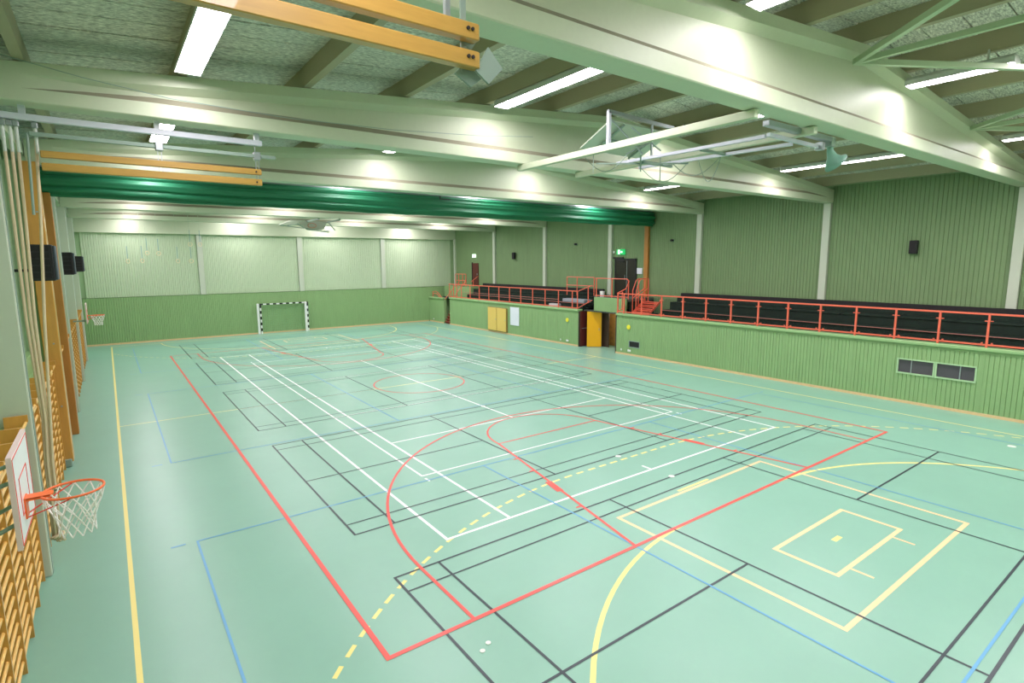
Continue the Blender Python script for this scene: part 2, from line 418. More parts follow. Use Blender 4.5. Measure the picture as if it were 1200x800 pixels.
# ------------------------------------------------------------ fluorescent lights
def ordn(i): return ['first', 'second', 'third', 'fourth', 'fifth', 'sixth', 'seventh'][i]
def tube_mat(f):
    return mat('lamp_tube_%03d' % round(f*100), (255, 255, 255), emit=(255, 243, 252), strength=LAMP*f)
def ceiling_light(x, y1, L, zb, label, n, f=1.0, near_gain=1.0):
    y0 = y1-L
    t = thing('ceiling_light', (x, (y0+y1)/2, zb), label, 'ceiling light', 'fluorescent ceiling lights')
    hh = max(.05, min(.14, rz(x)+.02-zb))
    h = MB().prism([(x-.18, zb+.012), (x-.18, zb+hh*.6), (x-.13, zb+hh), (x+.13, zb+hh), (x+.18, zb+hh*.6), (x+.18, zb+.012)][::-1], 'y', y0, y1)
    h.box(x-.182, x-.172, y0, y1, zb-.012, zb+.03); h.box(x+.172, x+.182, y0, y1, zb-.012, zb+.03)
    h.box(x-.182, x+.182, y0-.012, y0, zb-.022, zb+hh*.6); h.box(x-.182, x+.182, y1, y1+.012, zb-.022, zb+hh*.6)
    h.build('housing', M_house, t)
    step = L/n
    for i in range(n):
        a, b = y0+i*step+.012, y0+(i+1)*step-.012
        MB().add([(x-.17, a, zb+.006), (x-.17, b, zb+.006), (x+.17, b, zb+.006), (x+.17, a, zb+.006)], [(0, 1, 2, 3)]).build('diffuser', tube_mat(f if near_gain == 1 else f*(.8 if i == n-1 else .8*near_gain)), t)
    for i in range(1, n):
        yy = y0+i*step; MB().box(x-.17, x+.17, yy-.012, yy+.012, zb-.004, zb+.011).build('clip', M_house, t)
    for yy in (y0+.4, y1-.4): MB().bar((x, yy, zb+.09), (x, yy, rz(x)+.05), .03).build('hanger', M_house, t)
    return t
LXs = [-8.57, -2.6, 3.2, 9.3]
for r, x in enumerate(LXs):
    for b in range(7):
        L, n, top = 4.45, 3, LY[b+1]-.58
        zb = (7.76, 8.16, 8.29, 7.86)[r]
        if b == 0: top = -15.42
        if b == 0 and r == 2:
            L, n, zb, top = 1.6, 1, rz(x)-.29, -15.28
            ceiling_light(x, -17.5, 3.1, rz(x)-.17, 'white fluorescent light, third row from left wall, nearest the camera end wall', 2, 1.9)  # added lamp out of view, brightens the foreground floor
        if b == 6: top = 20.4
        ceiling_light(x, top, L, zb, f'white fluorescent light, {ordn(r)} row from left wall, {ordn(b)} roof bay from the camera end', n, (.72, .92, 1.02, 1.1)[r]*(1.35 if b == 6 else 1), 2.1/.8 if b == 0 and r > 0 else 1)  # nearest bay: tubes beyond the first boosted to brighten the foreground floor

# ------------------------------------------------------------ right hand spectator balcony
BX = 11.6
bw = MB().box(BX+.03, BX+.25, YN, .15, 0, 2.0).box(BX+.03, BX+.25, 3.05, 17.7, 0, 2.0).box(BX+.03, BX+.25, 18.64, YF, 0, 1.9)
wall_balcony = struct('wall_balcony', bw, M_wall_low, 'green boarded front wall of the spectator balcony')
P0 = -15.02; PP = 1.2317
def clad_r(y0, y1, z0, z1, mb=None): 
    return cladding(mb or MB(), (BX, y0, 0), (0,1,0), (-1,0,0), y1-y0, z0, z1, back=.032, pitch=.1232, g=.022, dep=.02)
def batten(y, z0=.09, z1=2.0): MB().box(BX-.012, BX+.01, y-.02, y+.02, z0, z1).build('panel_batten', M_wall_low, wall_balcony)
pproto = None
y = P0-5*PP+PP
k = -4
windows = [(-13.76, -12.78), (-14.84, -13.86)]
edgesn = [P0+i*PP for i in range(-4, 13)]
edgesn = [e for e in edgesn if e < -.2]+[.15]
edgesn = [YN]+edgesn
def holed(y0, y1, hy0, hy1, hz0, hz1, z0=.09, z1=1.94):
    mb = MB(); clad_r(y0, y1, z0, hz0, mb); clad_r(y0, y1, hz1, z1, mb)
    if hy0-y0 > .03: clad_r(y0, hy0, hz0, hz1, mb)
    if y1-hy1 > .03: clad_r(hy1, y1, hz0, hz1, mb)
    return mb
for i in range(len(edgesn)-1):
    a, b = edgesn[i]+.003, edgesn[i+1]-.003
    hole = None
    for h0, h1 in windows:
        if h0 > a-.05 and h1 < b+.05: hole = (max(h0, a+.01), min(h1, b-.01), 1.05, 1.48)
    if a < -1.44 < b or (a < -1.1 < b): hole = (-1.44, -.78, .46, .74) if (a < -1.44 and b > -.78) else None
    if hole: holed(a, b, *hole).build('wall_panel', M_wall_low, wall_balcony)
    else: clad_r(a, b, .09, 1.94).build('wall_panel', M_wall_low, wall_balcony)
    batten(edgesn[i])
edgesf = [3.05]+[4.86+1.235*i for i in range(0, 11)]; edgesf = [e for e in edgesf if e < 17]+[17.7]
for i in range(len(edgesf)-1):
    clad_r(edgesf[i]+.003, edgesf[i+1]-.003, .09, 1.94).build('wall_panel', M_wall_low, wall_balcony)
    if i: batten(edgesf[i])
clad_r(18.64, YF-.07, .09, 1.9).build('wall_panel', M_wall_low, wall_balcony)
for a, b, z in ((YN, .15, 2.0), (3.05, 17.7, 2.0), (18.64, YF-.07, 1.9)):
    MB().box(BX+.02, BX+.04, a, b, z-.07, z+.04).build('shadow_gap', M_wall_low, wall_balcony)
    MB().prism([(BX-.06, z+.03), (BX+.3, z+.03), (BX+.3, z+.13), (BX-.04, z+.13), (BX-.06, z+.11)], 'y', a, b).build('wall_cap', M_cap, wall_balcony)
for n_, (a, b) in enumerate(((YN, .15), (3.05, 17.7), (18.64, YF-.1))):
    struct('baseboard_right', MB().box(BX-.025, BX+.02, a, b, 0, .09), M_skirt, 'pale wooden baseboard along the balcony wall')
# balcony slab and ends
struct('balcony_floor', MB().box(BX+.25, XR, YN, .15, 1.85, 2.02).box(BX+.25, XR, 3.05, 17.7, 1.85, 2.02).box(12.9, XR, 17.7, YF, 1.85, 2.02).box(BX+.4, XR, .15, 3.05, 2.03, 2.1), mat('balcony_floor_grey', (70, 76, 72), rough=.7), 'dark floor of the spectator balcony')
# windows in the balcony wall
for n_, (h0, h1) in enumerate(windows):
    wn = struct(f'window_{n_+1}', MB().box(BX+.022, BX+.028, h0, h1, 1.05, 1.48), M_darkglass, ['low dark window in balcony wall, left of the pair', 'low dark window in balcony wall, right of the pair'][n_])
    f = MB(); fr = .045
    for q in ((h0-fr, h1+fr, 1.0, 1.05), (h0-fr, h1+fr, 1.48, 1.52)): f.box(BX-.03, BX+.02, *q)
    for q in ((h0-fr, h0, 1.05, 1.48), (h1, h1+fr, 1.05, 1.48)): f.box(BX-.025, BX+.02, *q)
    f.build('window_frame', mat('window_frame_green', (172, 204, 160), rough=.4), wn)
    ym = h0+(h1-h0)*(.38 if n_ else .62)
    MB().box(BX, BX+.03, ym-.015, ym+.015, 1.05, 1.48).build('window_mullion', M_grey, wn)
# ventilation opening
v = thing('vent_grille', (BX, -1.1, .46), 'small dark square vent low in the balcony wall near the doorway', 'vent')
f = MB().box(BX-.02, BX+.02, -1.48, -1.44, .42, .78).box(BX-.02, BX+.02, -.78, -.74, .42, .78).box(BX-.02, BX+.02, -1.48, -.74, .42, .46).box(BX-.02, BX+.02, -1.48, -.74, .74, .78)
f.build('frame', M_greyp, v)
MB().box(BX+.024, BX+.029, -1.44, -.78, .46, .74).build('backing', M_black, v)
s_ = MB()
for i in range(5): s_.bar((BX+.012, -1.44, .49+i*.055), (BX+.012, -.78, .49+i*.055), .02, .006)
s_.build('slat', M_darkglass, v)

# ---- red railings
def post(mb, x, y, z0, z1, w_=.045): mb.box(x-w_/2, x+w_/2, y-w_/2, y+w_/2, z0, z1)
RX = 11.66
near_rail = thing('balcony_railing', (RX, -9, 2.13), 'long red balcony railing with glass panels, right of the passage', 'railing')
ys = [P0+i*PP for i in range(-4, 12)]+[-.3, .13]
ZB = 2.14
MB().box(RX-.03, RX+.03, YN+.05, .16, 3.13, 3.185).build('top_rail', M_red, near_rail)
MB().box(RX-.02, RX+.02, YN+.05, .16, ZB+.05, ZB+.1).build('bottom_rail', M_red, near_rail)
for yy in ys:
    m_ = MB(); post(m_, RX, yy, 2.1, 3.14, .055); m_.build('post', M_red, near_rail)
gy = [v_ for v_ in ys if v_ < -1.4]
clips = MB()
for i in range(len(gy)-1):
    a, b = gy[i]+.07, gy[i+1]-.07
    MB().box(RX+.03, RX+.042, a, b, ZB+.12, 3.02).build('glass_panel', M_glass, near_rail)
for yy in gy:
    m_ = MB().box(RX-.03, RX+.05, yy-.1, yy+.1, 2.93, 2.955); m_.build('glass_clip', M_red, near_rail)
    for q in (-1, 1): MB().box(RX-.02, RX+.05, yy+q*.12-.02, yy+q*.12+.02, ZB+.09, ZB+.14).build('glass_clip', M_red, near_rail)
far_rail = thing('balcony_railing', (RX, 10, 2.13), 'red balcony railing beyond the passage, towards the far wall', 'railing')
MB().box(RX-.03, RX+.03, 3.2, 17.8, 3.13, 3.18).build('top_rail', M_red, far_rail)
MB().box(RX-.02, RX+.02, 3.2, 17.8, ZB+.03, ZB+.08).build('bottom_rail', M_red, far_rail)
MB().box(RX+.02, RX+.035, 4.9, 16.0, 2.6, 2.62).build('mid_wire', M_pink, far_rail)
for yy in [3.22, 3.65]+[4.86+1.235*i for i in range(0, 10)]+[16.67, 17.15, 17.78]:
    m_ = MB(); post(m_, RX, yy, 2.1, 3.14); m_.build('post', M_red, far_rail)

# ---- spectator tiers
def tiers(y0, y1, label, lab2):
    t = thing('spectator_bench', (12.9, (y0+y1)/2, 2.02), label, 'bench')
    for i, (x0, x1, z1) in enumerate(((12.35, 12.95, 2.42), (12.95, 13.5, 2.78), (13.5, 13.92, 3.02))):
        MB().box(x0, x1, y0, y1, 2.02, z1-.05).build('tier', M_bench, t)
        if i < 2:
            n = max(1, int((y1-y0)/2.4)); st = (y1-y0)/n
            for j in range(n):
                MB().bbox(x0-.03, x1-.12, y0+j*st+.02, y0+(j+1)*st-.02, z1-.05, z1, .012).build('seat', M_bench, t)
        if i == 0: MB().box(x0-.045, x0-.03, y0, y1, z1-.03, z1-.005).build('edge_strip', M_pink, t)
    MB().bbox(13.78, 13.95, y0, y1, 2.98, 3.2, .02).build('backrest', M_black2, t)
    return t
tiers(YN+.1, -2.2, 'long dark spectator bench in tiers behind the glazed red railing', '')
tiers(3.3, 16.3, 'dark tiered spectator bench behind the far red railing', '')
for yy, l in ((3.9, 'near'), (4.75, 'far')):
    pass
b1 = MB().bbox(12.36, 12.92, 3.4, 5.3, 2.425, 2.62, .02).build('folded_cover', M_benchgrey); tag(b1, 'pale grey folded cover on the stand beside the passage landing', 'cover')
b1 = MB().bbox(11.95, 12.25, 5.3, 6.1, 2.02, 2.3, .02).build('cushion_block', mat('pale_cushion', (205, 200, 205), rough=.7)); tag(b1, 'small pale block on the floor behind the far railing', 'block')

# ---- passage under the landing
ps = MB().box(BX+.25, XR, .0, .15, 0, 2.02).box(BX+.25, XR, 3.05, 3.2, 0, 2.02).box(12.75, 12.85, 2.3, 3.05, 0, 2.02).box(13.9, XR, .15, 3.05, 0, 2.1)
struct('passage_wall', ps, M_corr, 'plain inner walls of the passage below the landing')
struct('wall_bridge', cladding(MB(), (12.0, -.1, 0), (0,1,0), (-1,0,0), 2.34, 2.08, 2.86).box(12.03, 12.12, -.1, 2.24, 2.05, 2.86), M_wall_low, 'green boarded panel bridging the passage below the landing rail')
struct('trim_1', MB().box(BX-.01, BX+.26, .13, .2, 0, 2.0).box(BX-.01, BX+.26, 2.99, 3.06, 0, 2.0), mat('door_trim_dark', (66, 60, 46), rough=.6), 'dark jambs on both sides of the passage opening')
d2 = struct('door_1', MB().bbox(11.64, 12.5, 2.93, 2.98, .02, 2.02, .006), M_brown, 'dark red door leaf folded open at the passage side')
MB().bar((11.75, 2.92, 1.05), (12.4, 2.92, 1.05), .03).build('push_bar', M_grey, d2)
d1 = struct('door_2', MB().prism([(12.5, 2.75), (12.52, 2.79), (12.98, 1.95), (12.96, 1.91)][::-1], 'z', .02, 2.02), M_yellow, 'bright yellow door leaf standing open in the passage')
d1.data.clear_geometry()
q = MB().bar((11.9, 2.66, 1.02), (12.5, 2.12, 1.02), .045, 2.0); d1.data.from_pydata(q.v, [], q.f); d1.data.materials.clear(); d1.data.materials.append(M_yellow); d1.data.update()
MB().bar((12.38, 2.18, 1.02), (12.32, 2.12, 1.02), .03, .12).build('door_handle', M_grey, d1)
dd = struct('door_3', MB().box(12.72, 12.76, 1.75, 2.3, .0, 2.05), mat('door_dark_brown', (70, 52, 40), rough=.5), 'dark brown inner door of the passage')
pw = MB().box(13.4, 13.45, .15, 3.05, 0, 2.1).build('pine_panel', mat('corridor_pine', (205, 160, 95), rough=.5, noise=.25, nsize=1.5)); tag(pw, 'warm pine panel at the back of the passage', 'panel')
lamp = bpy.data.lights.new('passage_point_light', 'POINT'); lamp.energy = 14; lamp.shadow_soft_size = .15; lamp.color = (1, .85, .6)  # bare point light without a fixture, lights the passage interior
lo = bpy.data.objects.new('passage_point_light', lamp); C.objects.link(lo); lo.location = (13.1, 1.2, 1.95); tag(lo, 'warm lamp inside the passage behind the open doors', 'lamp')

# ---- landing, steps and its railings
struct('landing', MB().box(12.12, XR, -.2, 2.24, 2.72, 2.86).box(12.95, XR, 2.24, 3.2, 2.72, 2.86), mat('landing_grey', (84, 92, 84), rough=.7), 'raised landing in front of the upper exit door')
struct('trim_2', MB().box(12.2, XR, -.23, -.2, 2.02, 2.72).box(12.05, XR, 3.2, 3.23, 2.02, 2.3), M_bench, 'dark side boards under the raised landing')
st = thing('landing_stair', (12.7, -.8, 2.02), 'red open steps beside the landing behind the glazed railing', 'stairs')
for i in range(4):
    xa = 12.35+i*.24; z = 2.2+.17*i
    MB().box(xa, xa+.26, -1.35, -.3, z-.04, z).build('tread', M_red, st); MB().box(xa, xa+.02, -1.35, -.3, z-.13, z-.06).build('riser', M_red, st)
for yy in (-1.37, -.28): MB().bar((12.3, yy, 2.1), (13.35, yy, 2.8), .03, .1, ).build('stringer', M_red, st)
st = thing('landing_stair', (12.5, 2.7, 2.02), 'dark steps from the landing down to the far stand, beside grey cover', 'stairs')
for i in range(4):
    ya = 2.25+i*.2; z = 2.7-.16*i
    MB().box(12.1, 12.9, ya, ya+.19, z-.04, z).build('tread', M_bench, st); MB().box(12.1, 12.9, ya, ya+.02, z-.16, z-.05).build('riser', M_black2, st)
def rail_thing(label, loc, bars, posts):
    t = thing('guard_rail', loc, label, 'railing')
    for pts in bars: MB().tube(pts, .024, 8).build('rail', M_red, t)
    for x, y_, z0, z1 in posts:
        m_ = MB(); post(m_, x, y_, z0, z1, .04); m_.build('post', M_red, t)
    return t
rail_thing('red guard rail along the front edge of the landing', (12.06, 1, 2.86), [[(12.06, 2.2, 3.9), (12.06, -.12, 3.9), (12.06, -.22, 3.8)], [(12.06, 2.2, 2.95), (12.06, -.22, 2.95)]], [(12.06, 2.12, 2.84, 3.9), (12.06, .95, 2.84, 3.9), (12.06, -.22, 2.84, 3.85)])
rail_thing('red guard rail of the landing rising above the far stand', (12.9, 4.4, 2.86), [[(13.0, 5.6, 3.9), (13.0, 3.25, 3.9)], [(13.0, 5.6, 3.4), (13.0, 3.25, 3.4)]], [(13.0, 5.6, 2.8, 3.9), (13.0, 4.7, 2.8, 3.9), (13.0, 3.25, 2.84, 3.9)])
rail_thing('sloping red handrail from far railing end up to the landing', (11.8, 3.2, 2.13), [[(RX, 3.16, 3.16), (12.02, 2.4, 3.5)], [(RX, 3.16, 2.2), (12.02, 2.4, 2.68)]], [(11.92, 2.62, 2.5, 3.4)])
rail_thing('sloping red handrail from glazed railing end up to the landing', (11.8, .1, 2.13), [[(RX, .19, 3.16), (12.0, -.1, 3.4), (12.02, -.3, 3.8)], [(RX, .19, 2.2), (11.95, -.1, 2.4)]], [(11.85, 0, 2.3, 3.25)])
rail_thing('pair of curved red handrails beside the red steps', (12.8, -.4, 2.1), [[(13.3, yy, 3.9), (12.75, yy, 3.9), (12.6, yy, 3.82), (12.35, yy, 3.3), (12.35, yy, 2.1)] for yy in (-.26, -.5)]+[[(13.3, yy, 3.4), (12.35, yy, 2.9)] for yy in (-.26, -.5)], [(13.3, -.26, 2.7, 3.9), (13.3, -.5, 2.7, 3.9), (12.8, -.26, 2.4, 3.9)])
bn = MB().tube([(12.35, 1.95, 2.86), (12.35, 1.95, 3.18)], [.11, .14], 16).build('waste_bin', M_white); tag(bn, 'small white bucket on the landing behind the red rail', 'bucket')

# ---- far stairs
fs_ = thing('stair_flight', (12.2, 18.17, 0), 'narrow red-brown stair flight in the wall gap near the far corner', 'stairs')
for i in range(11):
    MB().bbox(BX+.02+i*.1, BX+.16+i*.1, 17.74, 18.6, i*.19+.13, i*.19+.19, .008).build('tread', M_redstep, fs_)
    MB().box(BX+.12+i*.1, BX+.13+i*.1, 17.74, 18.6, i*.19, i*.19+.13).build('riser', M_redstep, fs_)
rail_thing('red handrail climbing with the far corner stair flight', (12.0, 18.6, 1.9), [[(11.7, 17.74, 1.7), (12.4, 17.74, 2.6), (13.2, 17.74, 3.4)], [(11.7, 18.62, 1.9), (12.4, 18.62, 2.7), (13.2, 18.62, 3.4)]], [(12.3, 17.74, 1.6, 2.5), (12.3, 18.62, 1.6, 2.6)])
rail_thing('bent red handrail end above the low wall in the far corner', (11.9, 20.2, 1.9), [[(11.75, 19.2, 2.03), (11.75, 19.7, 2.35), (11.75, 20.1, 2.5), (11.75, 20.7, 2.45)], [(11.75, 19.5, 2.03), (11.75, 20.0, 2.3), (11.75, 20.6, 2.3)]], [(11.75, 20.65, 2.02, 2.46)])
struct('far_landing', MB().box(12.9, XR, 16.6, YF-.3, 2.02, 2.9), M_wall_low, 'dark raised landing in the far right corner')
rail_thing('red guard rail around the raised far corner landing', (12.9, 18, 2.9), [[(12.95, 19.0, 3.9), (12.95, 17.4, 3.9)], [(12.95, 18.9, 3.4), (12.95, 17.4, 3.4)], [(12.95, 17.4, 3.6), (12.4, 16.8, 3.0)]], [(12.95, 19.0, 2.9, 3.9), (12.95, 18.5, 2.9, 3.9), (12.95, 17.9, 2.9, 3.9), (12.95, 17.4, 2.9, 3.9)])
rail_thing('dark sloping handrail right of the far upper door'.replace('dark', 'red'), (13.3, 16.4, 2.4), [[(13.3, 17.2, 3.3), (13.3, 16.2, 3.75)]], [(13.3, 16.9, 2.4, 3.45)])

# ---- doors, signs and fittings on the right wall
XW = XR-.012
d = struct('door_4', MB().box(XW-.05, XW, 1.1, 2.55, 2.86, 4.88), M_darkdoor, 'dark double door above the passage landing')
MB().box(XW-.07, XW+.0, 1.02, 1.1, 2.86, 4.95).build('door_frame', M_black, d); MB().box(XW-.07, XW, 2.55, 2.63, 2.86, 4.95).build('door_frame', M_black, d)
MB().box(XW-.07, XW, 1.02, 2.63, 4.88, 4.97).build('door_frame', M_black, d)
MB().box(XW-.065, XW-.05, 1.68, 1.71, 2.9, 4.85).build('door_edge', M_grey, d)
MB().tube([(XW-.06, 1.8, 3.75), (XW-.11, 1.8, 3.75), (XW-.11, 1.8, 4.05), (XW-.06, 1.8, 4.05)], .015, 6).build('door_handle', M_grey, d)
MB().bar((XW-.09, 1.9, 4.8), (XW-.09, 2.4, 4.86), .06).build('door_closer', M_black, d)
MB().box(XW-.09, XW-.02, 2.0, 2.75, 4.97, 5.06).build('door_canopy', M_black, d)
d = struct('door_5', MB().box(XW-.05, XW, 17.3, 18.15, 2.9, 4.75), M_brown, 'narrow dark red door high in the far right corner')
MB().box(XW-.07, XW, 18.15, 18.24, 2.9, 4.82).build('door_frame', M_black, d)
MB().box(XW-.08, XW-.05, 17.4, 17.46, 3.8, 3.95).build('door_handle', M_grey, d)
# exit sign with running figure and arrow
sg = thing('exit_sign', (XW-.05, 2.16, 5.2), 'lit green exit sign with white running figure above the dark double door', 'sign')
SX = XW-.085
MB().bbox(SX, XW, 1.88, 2.5, 5.2, 5.5, .01).build('panel', M_signgreen, sg)
f = MB()
def flat(mb, pts, x0=SX-.004, x1=SX+.001): mb.prism([(2.5-p[0], 5.2+p[1]) for p in pts], 'x', x0, x1)
flat(f, [(.12,.03),(.27,.03),(.27,.27),(.12,.27)])
flat(f, [(.31,.13),(.31,.17),(.39,.17),(.39,.22),(.48,.15),(.39,.08),(.39,.13)])
f.build('pictogram', M_signwhite, sg)
f = MB()
flat(f, [(.19+.022*math.cos(i*PI/4), .232+.022*math.sin(i*PI/4)) for i in range(8)], SX-.008, SX-.003)
flat(f, [(.165,.13),(.2,.12),(.225,.2),(.19,.21)], SX-.008, SX-.003); flat(f, [(.17,.13),(.2,.13),(.17,.05),(.14,.05)], SX-.008, SX-.003)
flat(f, [(.18,.14),(.2,.12),(.25,.09),(.24,.06)], SX-.008, SX-.003); flat(f, [(.2,.2),(.21,.18),(.262,.17),(.258,.19)], SX-.008, SX-.003)
f.build('running_figure', M_signgreen, sg)
s2 = thing('exit_sign', (XW-.05, 17.9, 5.2), 'small pale lit sign above the narrow far corner door', 'sign')
MB().bbox(XW-.08, XW, 17.68, 18.12, 5.2, 5.46, .01).build('panel', M_signwhite, s2)
f = MB().box(XW-.085, XW-.079, 17.72, 17.82, 5.27, 5.43).box(XW-.085, XW-.079, 17.88, 18.1, 5.31, 5.35); f.build('pictogram', M_signgreen, s2)
al = MB().bbox(XW-.06, XW, 2.68, 2.8, 5.28, 5.42, .01).build('alarm_box', M_pale); tag(al, 'small pale alarm box beside the green exit sign', 'alarm box')
nt_ = MB().box(XW-.02, XW, .62, 1.0, 4.12, 4.45).build('notice', M_poster); tag(nt_, 'white paper notice on the wall right of the dark double door', 'notice')
nt_ = MB().bbox(XW-.04, XW, .42, .52, 4.35, 4.5, .01).build('call_button', M_pale); tag(nt_, 'tiny pale button box between the notice and brown post', 'button')
def speaker(y0, y1, z0, z1, label):
    s = thing('wall_speaker', (XR, (y0+y1)/2, z0), label, 'loudspeaker')
    MB().bbox(XR-.22, XR-.05, y0, y1, z0, z1, .015).build('cabinet', M_black, s)
    MB().bbox(XR-.235, XR-.22, y0+.02, y1-.02, z0+.03, z1-.03, .004).build('grille', M_black2, s)
    MB().box(XR-.06, XR, (y0+y1)/2-.04, (y0+y1)/2+.04, z0+.1, z1-.1).build('bracket', M_grey, s)
speaker(-12.25, -12.0, 5.02, 5.5, 'small black wall speaker between the two right-most columns')
speaker(12.3, 12.55, 5.02, 5.5, 'black wall speaker over the far stand, between two columns')
for yy, zz, l in ((5.94, 5.9, 'tiny dark camera on the wall left of the exit door'), (-1.38, 5.88, 'tiny dark camera on the wall right of the brown post')):
    c_ = thing('security_camera', (XR-.1, yy, zz), l, 'camera')
    MB().tube([(XR-.2, yy, zz), (XR-.05, yy, zz)], .06, 10).build('body', M_black, c_); MB().box(XR-.06, XR, yy-.05, yy+.05, zz-.07, zz+.07).build('mount', M_greyp, c_)
pp = MB().bbox(XR-.16, XR-.01, .15, .42, 2.1, 6.85, .01).build('curtain_post', M_bigwood); tag(pp, 'tall brown wooden post on the right wall below the curtain end', 'post')
# fittings on the balcony front
cb = thing('wall_cupboard', (BX, 11.1, .1), 'pale yellow double wall cupboard on the far balcony wall', 'cupboard')
MB().box(BX-.1, BX-.001, 9.96, 12.2, .12, 1.74).build('body', mat('cupboard_edge', (150, 120, 60)), cb)
for a, b in ((10.0, 11.05), (11.11, 12.16)): 
    dr = MB().bbox(BX-.13, BX-.1, a, b, .16, 1.72, .008).build('door', M_cup, cb)
    MB().box(BX-.14, BX-.13, a+.05, a+.09, .9, 1.0).build('latch', M_grey, dr)
ps = MB().box(BX-.03, BX-.014, 8.65, 9.62, .68, 1.88).build('poster', M_poster); tag(ps, 'blank white poster right of the yellow cupboard', 'poster')
for yy, l in ((3.98, 'yellow round disc on the balcony wall left of the passage'), (-.72, 'yellow round disc on the balcony wall right of the passage')):
    m_ = MB(); m_.prism([(yy+.12*math.cos(i*PI/8), 1.46+.12*math.sin(i*PI/8)) for i in range(16)], 'x', BX-.035, BX-.013); tag(m_.build('wall_button', M_sun), l, 'disc')
for yy, w_, l in ((4.55, .08, 'small white socket low on wall left of passage'), (3.95, .2, 'white double socket low on wall left of passage'), (-.25, .08, 'small white socket low on wall right of passage'), (-.8, .2, 'white double socket below the vent, right of passage'), (20.3, .1, 'small white socket on the low far corner wall')):
    s = thing('power_socket', (BX-.02, yy, .2), l, 'socket')
    MB().bbox(BX-.045, BX-.013, yy-w_/2, yy+w_/2, .2, .3, .008).build('plate', M_white, s)
    MB().box(BX-.05, BX-.045, yy-.02, yy+.02, .23, .27).build('insert', M_pale, s)

# ------------------------------------------------------------ divider curtain
cv = thing('divider_curtain', (1.5, 0, 6.65), 'dark green divider curtain raised in long folds below the roof', 'curtain')
mb = MB(); NX, NT = 220, 84; vs_ = []
for i in range(NX+1):
    x = -11.3+25.3*i/NX; sx = x*.9
    for k in range(NT):
        t = 2*PI*k/NT
        cz, cy = math.sin(t), math.cos(t)
        fold = .045*math.sin(9*t+.6*math.sin(sx*.3)+.03*sx)+.03*abs(math.sin(8*t+1.3+.06*sx))+.02*math.sin(25*t-.1*sx)
        hh = .36+fold*.5; ww = .2+fold
        sag = .012*math.sin(x*1.1)+.006*math.sin(x*4.3)
        ex = abs(cz)**.8*(1 if cz > 0 else -1)
        vs_.append((x, cy*ww, 7.04+hh*ex+(sag if cz < 0 else 0)))
fs = [(i*NT+k, i*NT+(k+1) % NT, (i+1)*NT+(k+1) % NT, (i+1)*NT+k) for i in range(NX) for k in range(NT)]
fs += [tuple(range(NT-1, -1, -1)), tuple(NX*NT+k for k in range(NT))]
mb.add(vs_, [f[::-1] for f in fs]); mb.build('fabric', M_curtain, cv, smooth=True)
MB().tube([(-11.4, 0, 7.44), (14.0, 0, 7.44)], .04, 8).build('hoist_tube', M_grey, cv)
h_ = MB()
for x in PX[::2]: h_.bar((x, 0, 7.44), (x, 0, rz(x)+.05), .02)
h_.build('hoist_strap', M_black2, cv)
hk = MB().bbox(.98, 1.45, -.3, -.26, 7.27, 7.31, .005).bar((1.0, -.27, 7.3), (1.0, -.27, 7.4), .04).build('snagged_strap', M_black); hk.parent = cv; hk.location = -Vector((1.5, 0, 6.65))
# left guide post
gp = MB().bbox(-11.28, -10.9, -.16, .12, 0, 6.75, .01).build('curtain_post', M_bigwood); tag(gp, 'dark pine curtain post on the left wall between wall bars', 'post')

# ------------------------------------------------------------ left wall: wood clad post, wall bars, ropes, boxes
wp = thing('wooden_column', (-11.0, -3.2, 0), 'broad golden pine clad column with grey foot between the wall bars', 'column')
MB().bbox(-11.2, -10.9, -3.32, -2.9, .12, 7.1, .012).build('cladding', M_wood, wp)
MB().box(-11.5, -11.2, -3.2, -2.95, 0, 7.1).build('core', M_wall_up, wp)
MB().bbox(-11.15, -10.93, -3.36, -2.95, 0, .2, .02).build('foot', M_greyp, wp)
b_ = MB()
for z in (1.5, 3.0, 4.5, 6.0): b_.tube([(-11.0, -3.335, z), (-11.0, -3.31, z)], .02, 8)
b_.build('bolt', M_grey, wp)

rung_proto = None
def wall_bars(y0, y1, label, n):
    t = thing('wall_bars', (-11.1, (y0+y1)/2, 0), label, 'wall bars')
    st = (y1-y0)/n
    for i in range(n+1):
        y = y0+i*st; H = 2.62
        m_ = MB().prism([(-11.27, 0), (-11.05, 0), (-11.05, H-.14), (-11.0, H-.1), (-11.0, H), (-11.27, H)], 'y', y-.019, y+.019)
        m_.build('upright', M_wood, t)
    for r in range(15):
        z = .15+r*.168
        for i in range(n):
            a, b = y0+i*st+.018, y0+(i+1)*st-.018
            x = -11.085 if r < 14 else -11.03
            key = round(b-a, 4)
            if key not in wall_bars.p:
                m_ = MB(); n8 = 8
                m_.prism([(x+.02*math.cos(k*PI/4), .026*math.sin(k*PI/4)) for k in range(n8)], 'y', -(b-a)/2, (b-a)/2)
                o = m_.build('rung', M_rung, None); o.parent = t; wall_bars.p[key] = o; o.location = (0, 0, 0)
                o.data.transform(Matrix.Translation((-x, 0, 0)))
                o.location = Vector((x, (a+b)/2, z))-t.location
            else:
                o = wall_bars.p[key].copy(); C.objects.link(o); o.parent = t; o.location = Vector((x, (a+b)/2, z))-t.location
    MB().box(-11.27, -11.23, y0, y1, .5, .6).box(-11.27, -11.23, y0, y1, 2.2, 2.3).build('backing_rail', M_bigwood, t)
    return t
wall_bars.p = {}
wall_bars(-14.84, -9.24, 'nearest golden wall bars behind the near basketball hoop', 7)
wall_bars(-20.9, -15.2, 'golden wall bars in the first bay beside the viewer', 7)
wall_bars(-8.7, -3.5, 'golden wall bars between the ropes and the pine clad column', 7)
wall_bars(-2.75, -.35, 'short run of wall bars between pine clad column and curtain post', 3)
wall_bars(.3, 2.75, 'wall bars between curtain post and second pale column', 3)
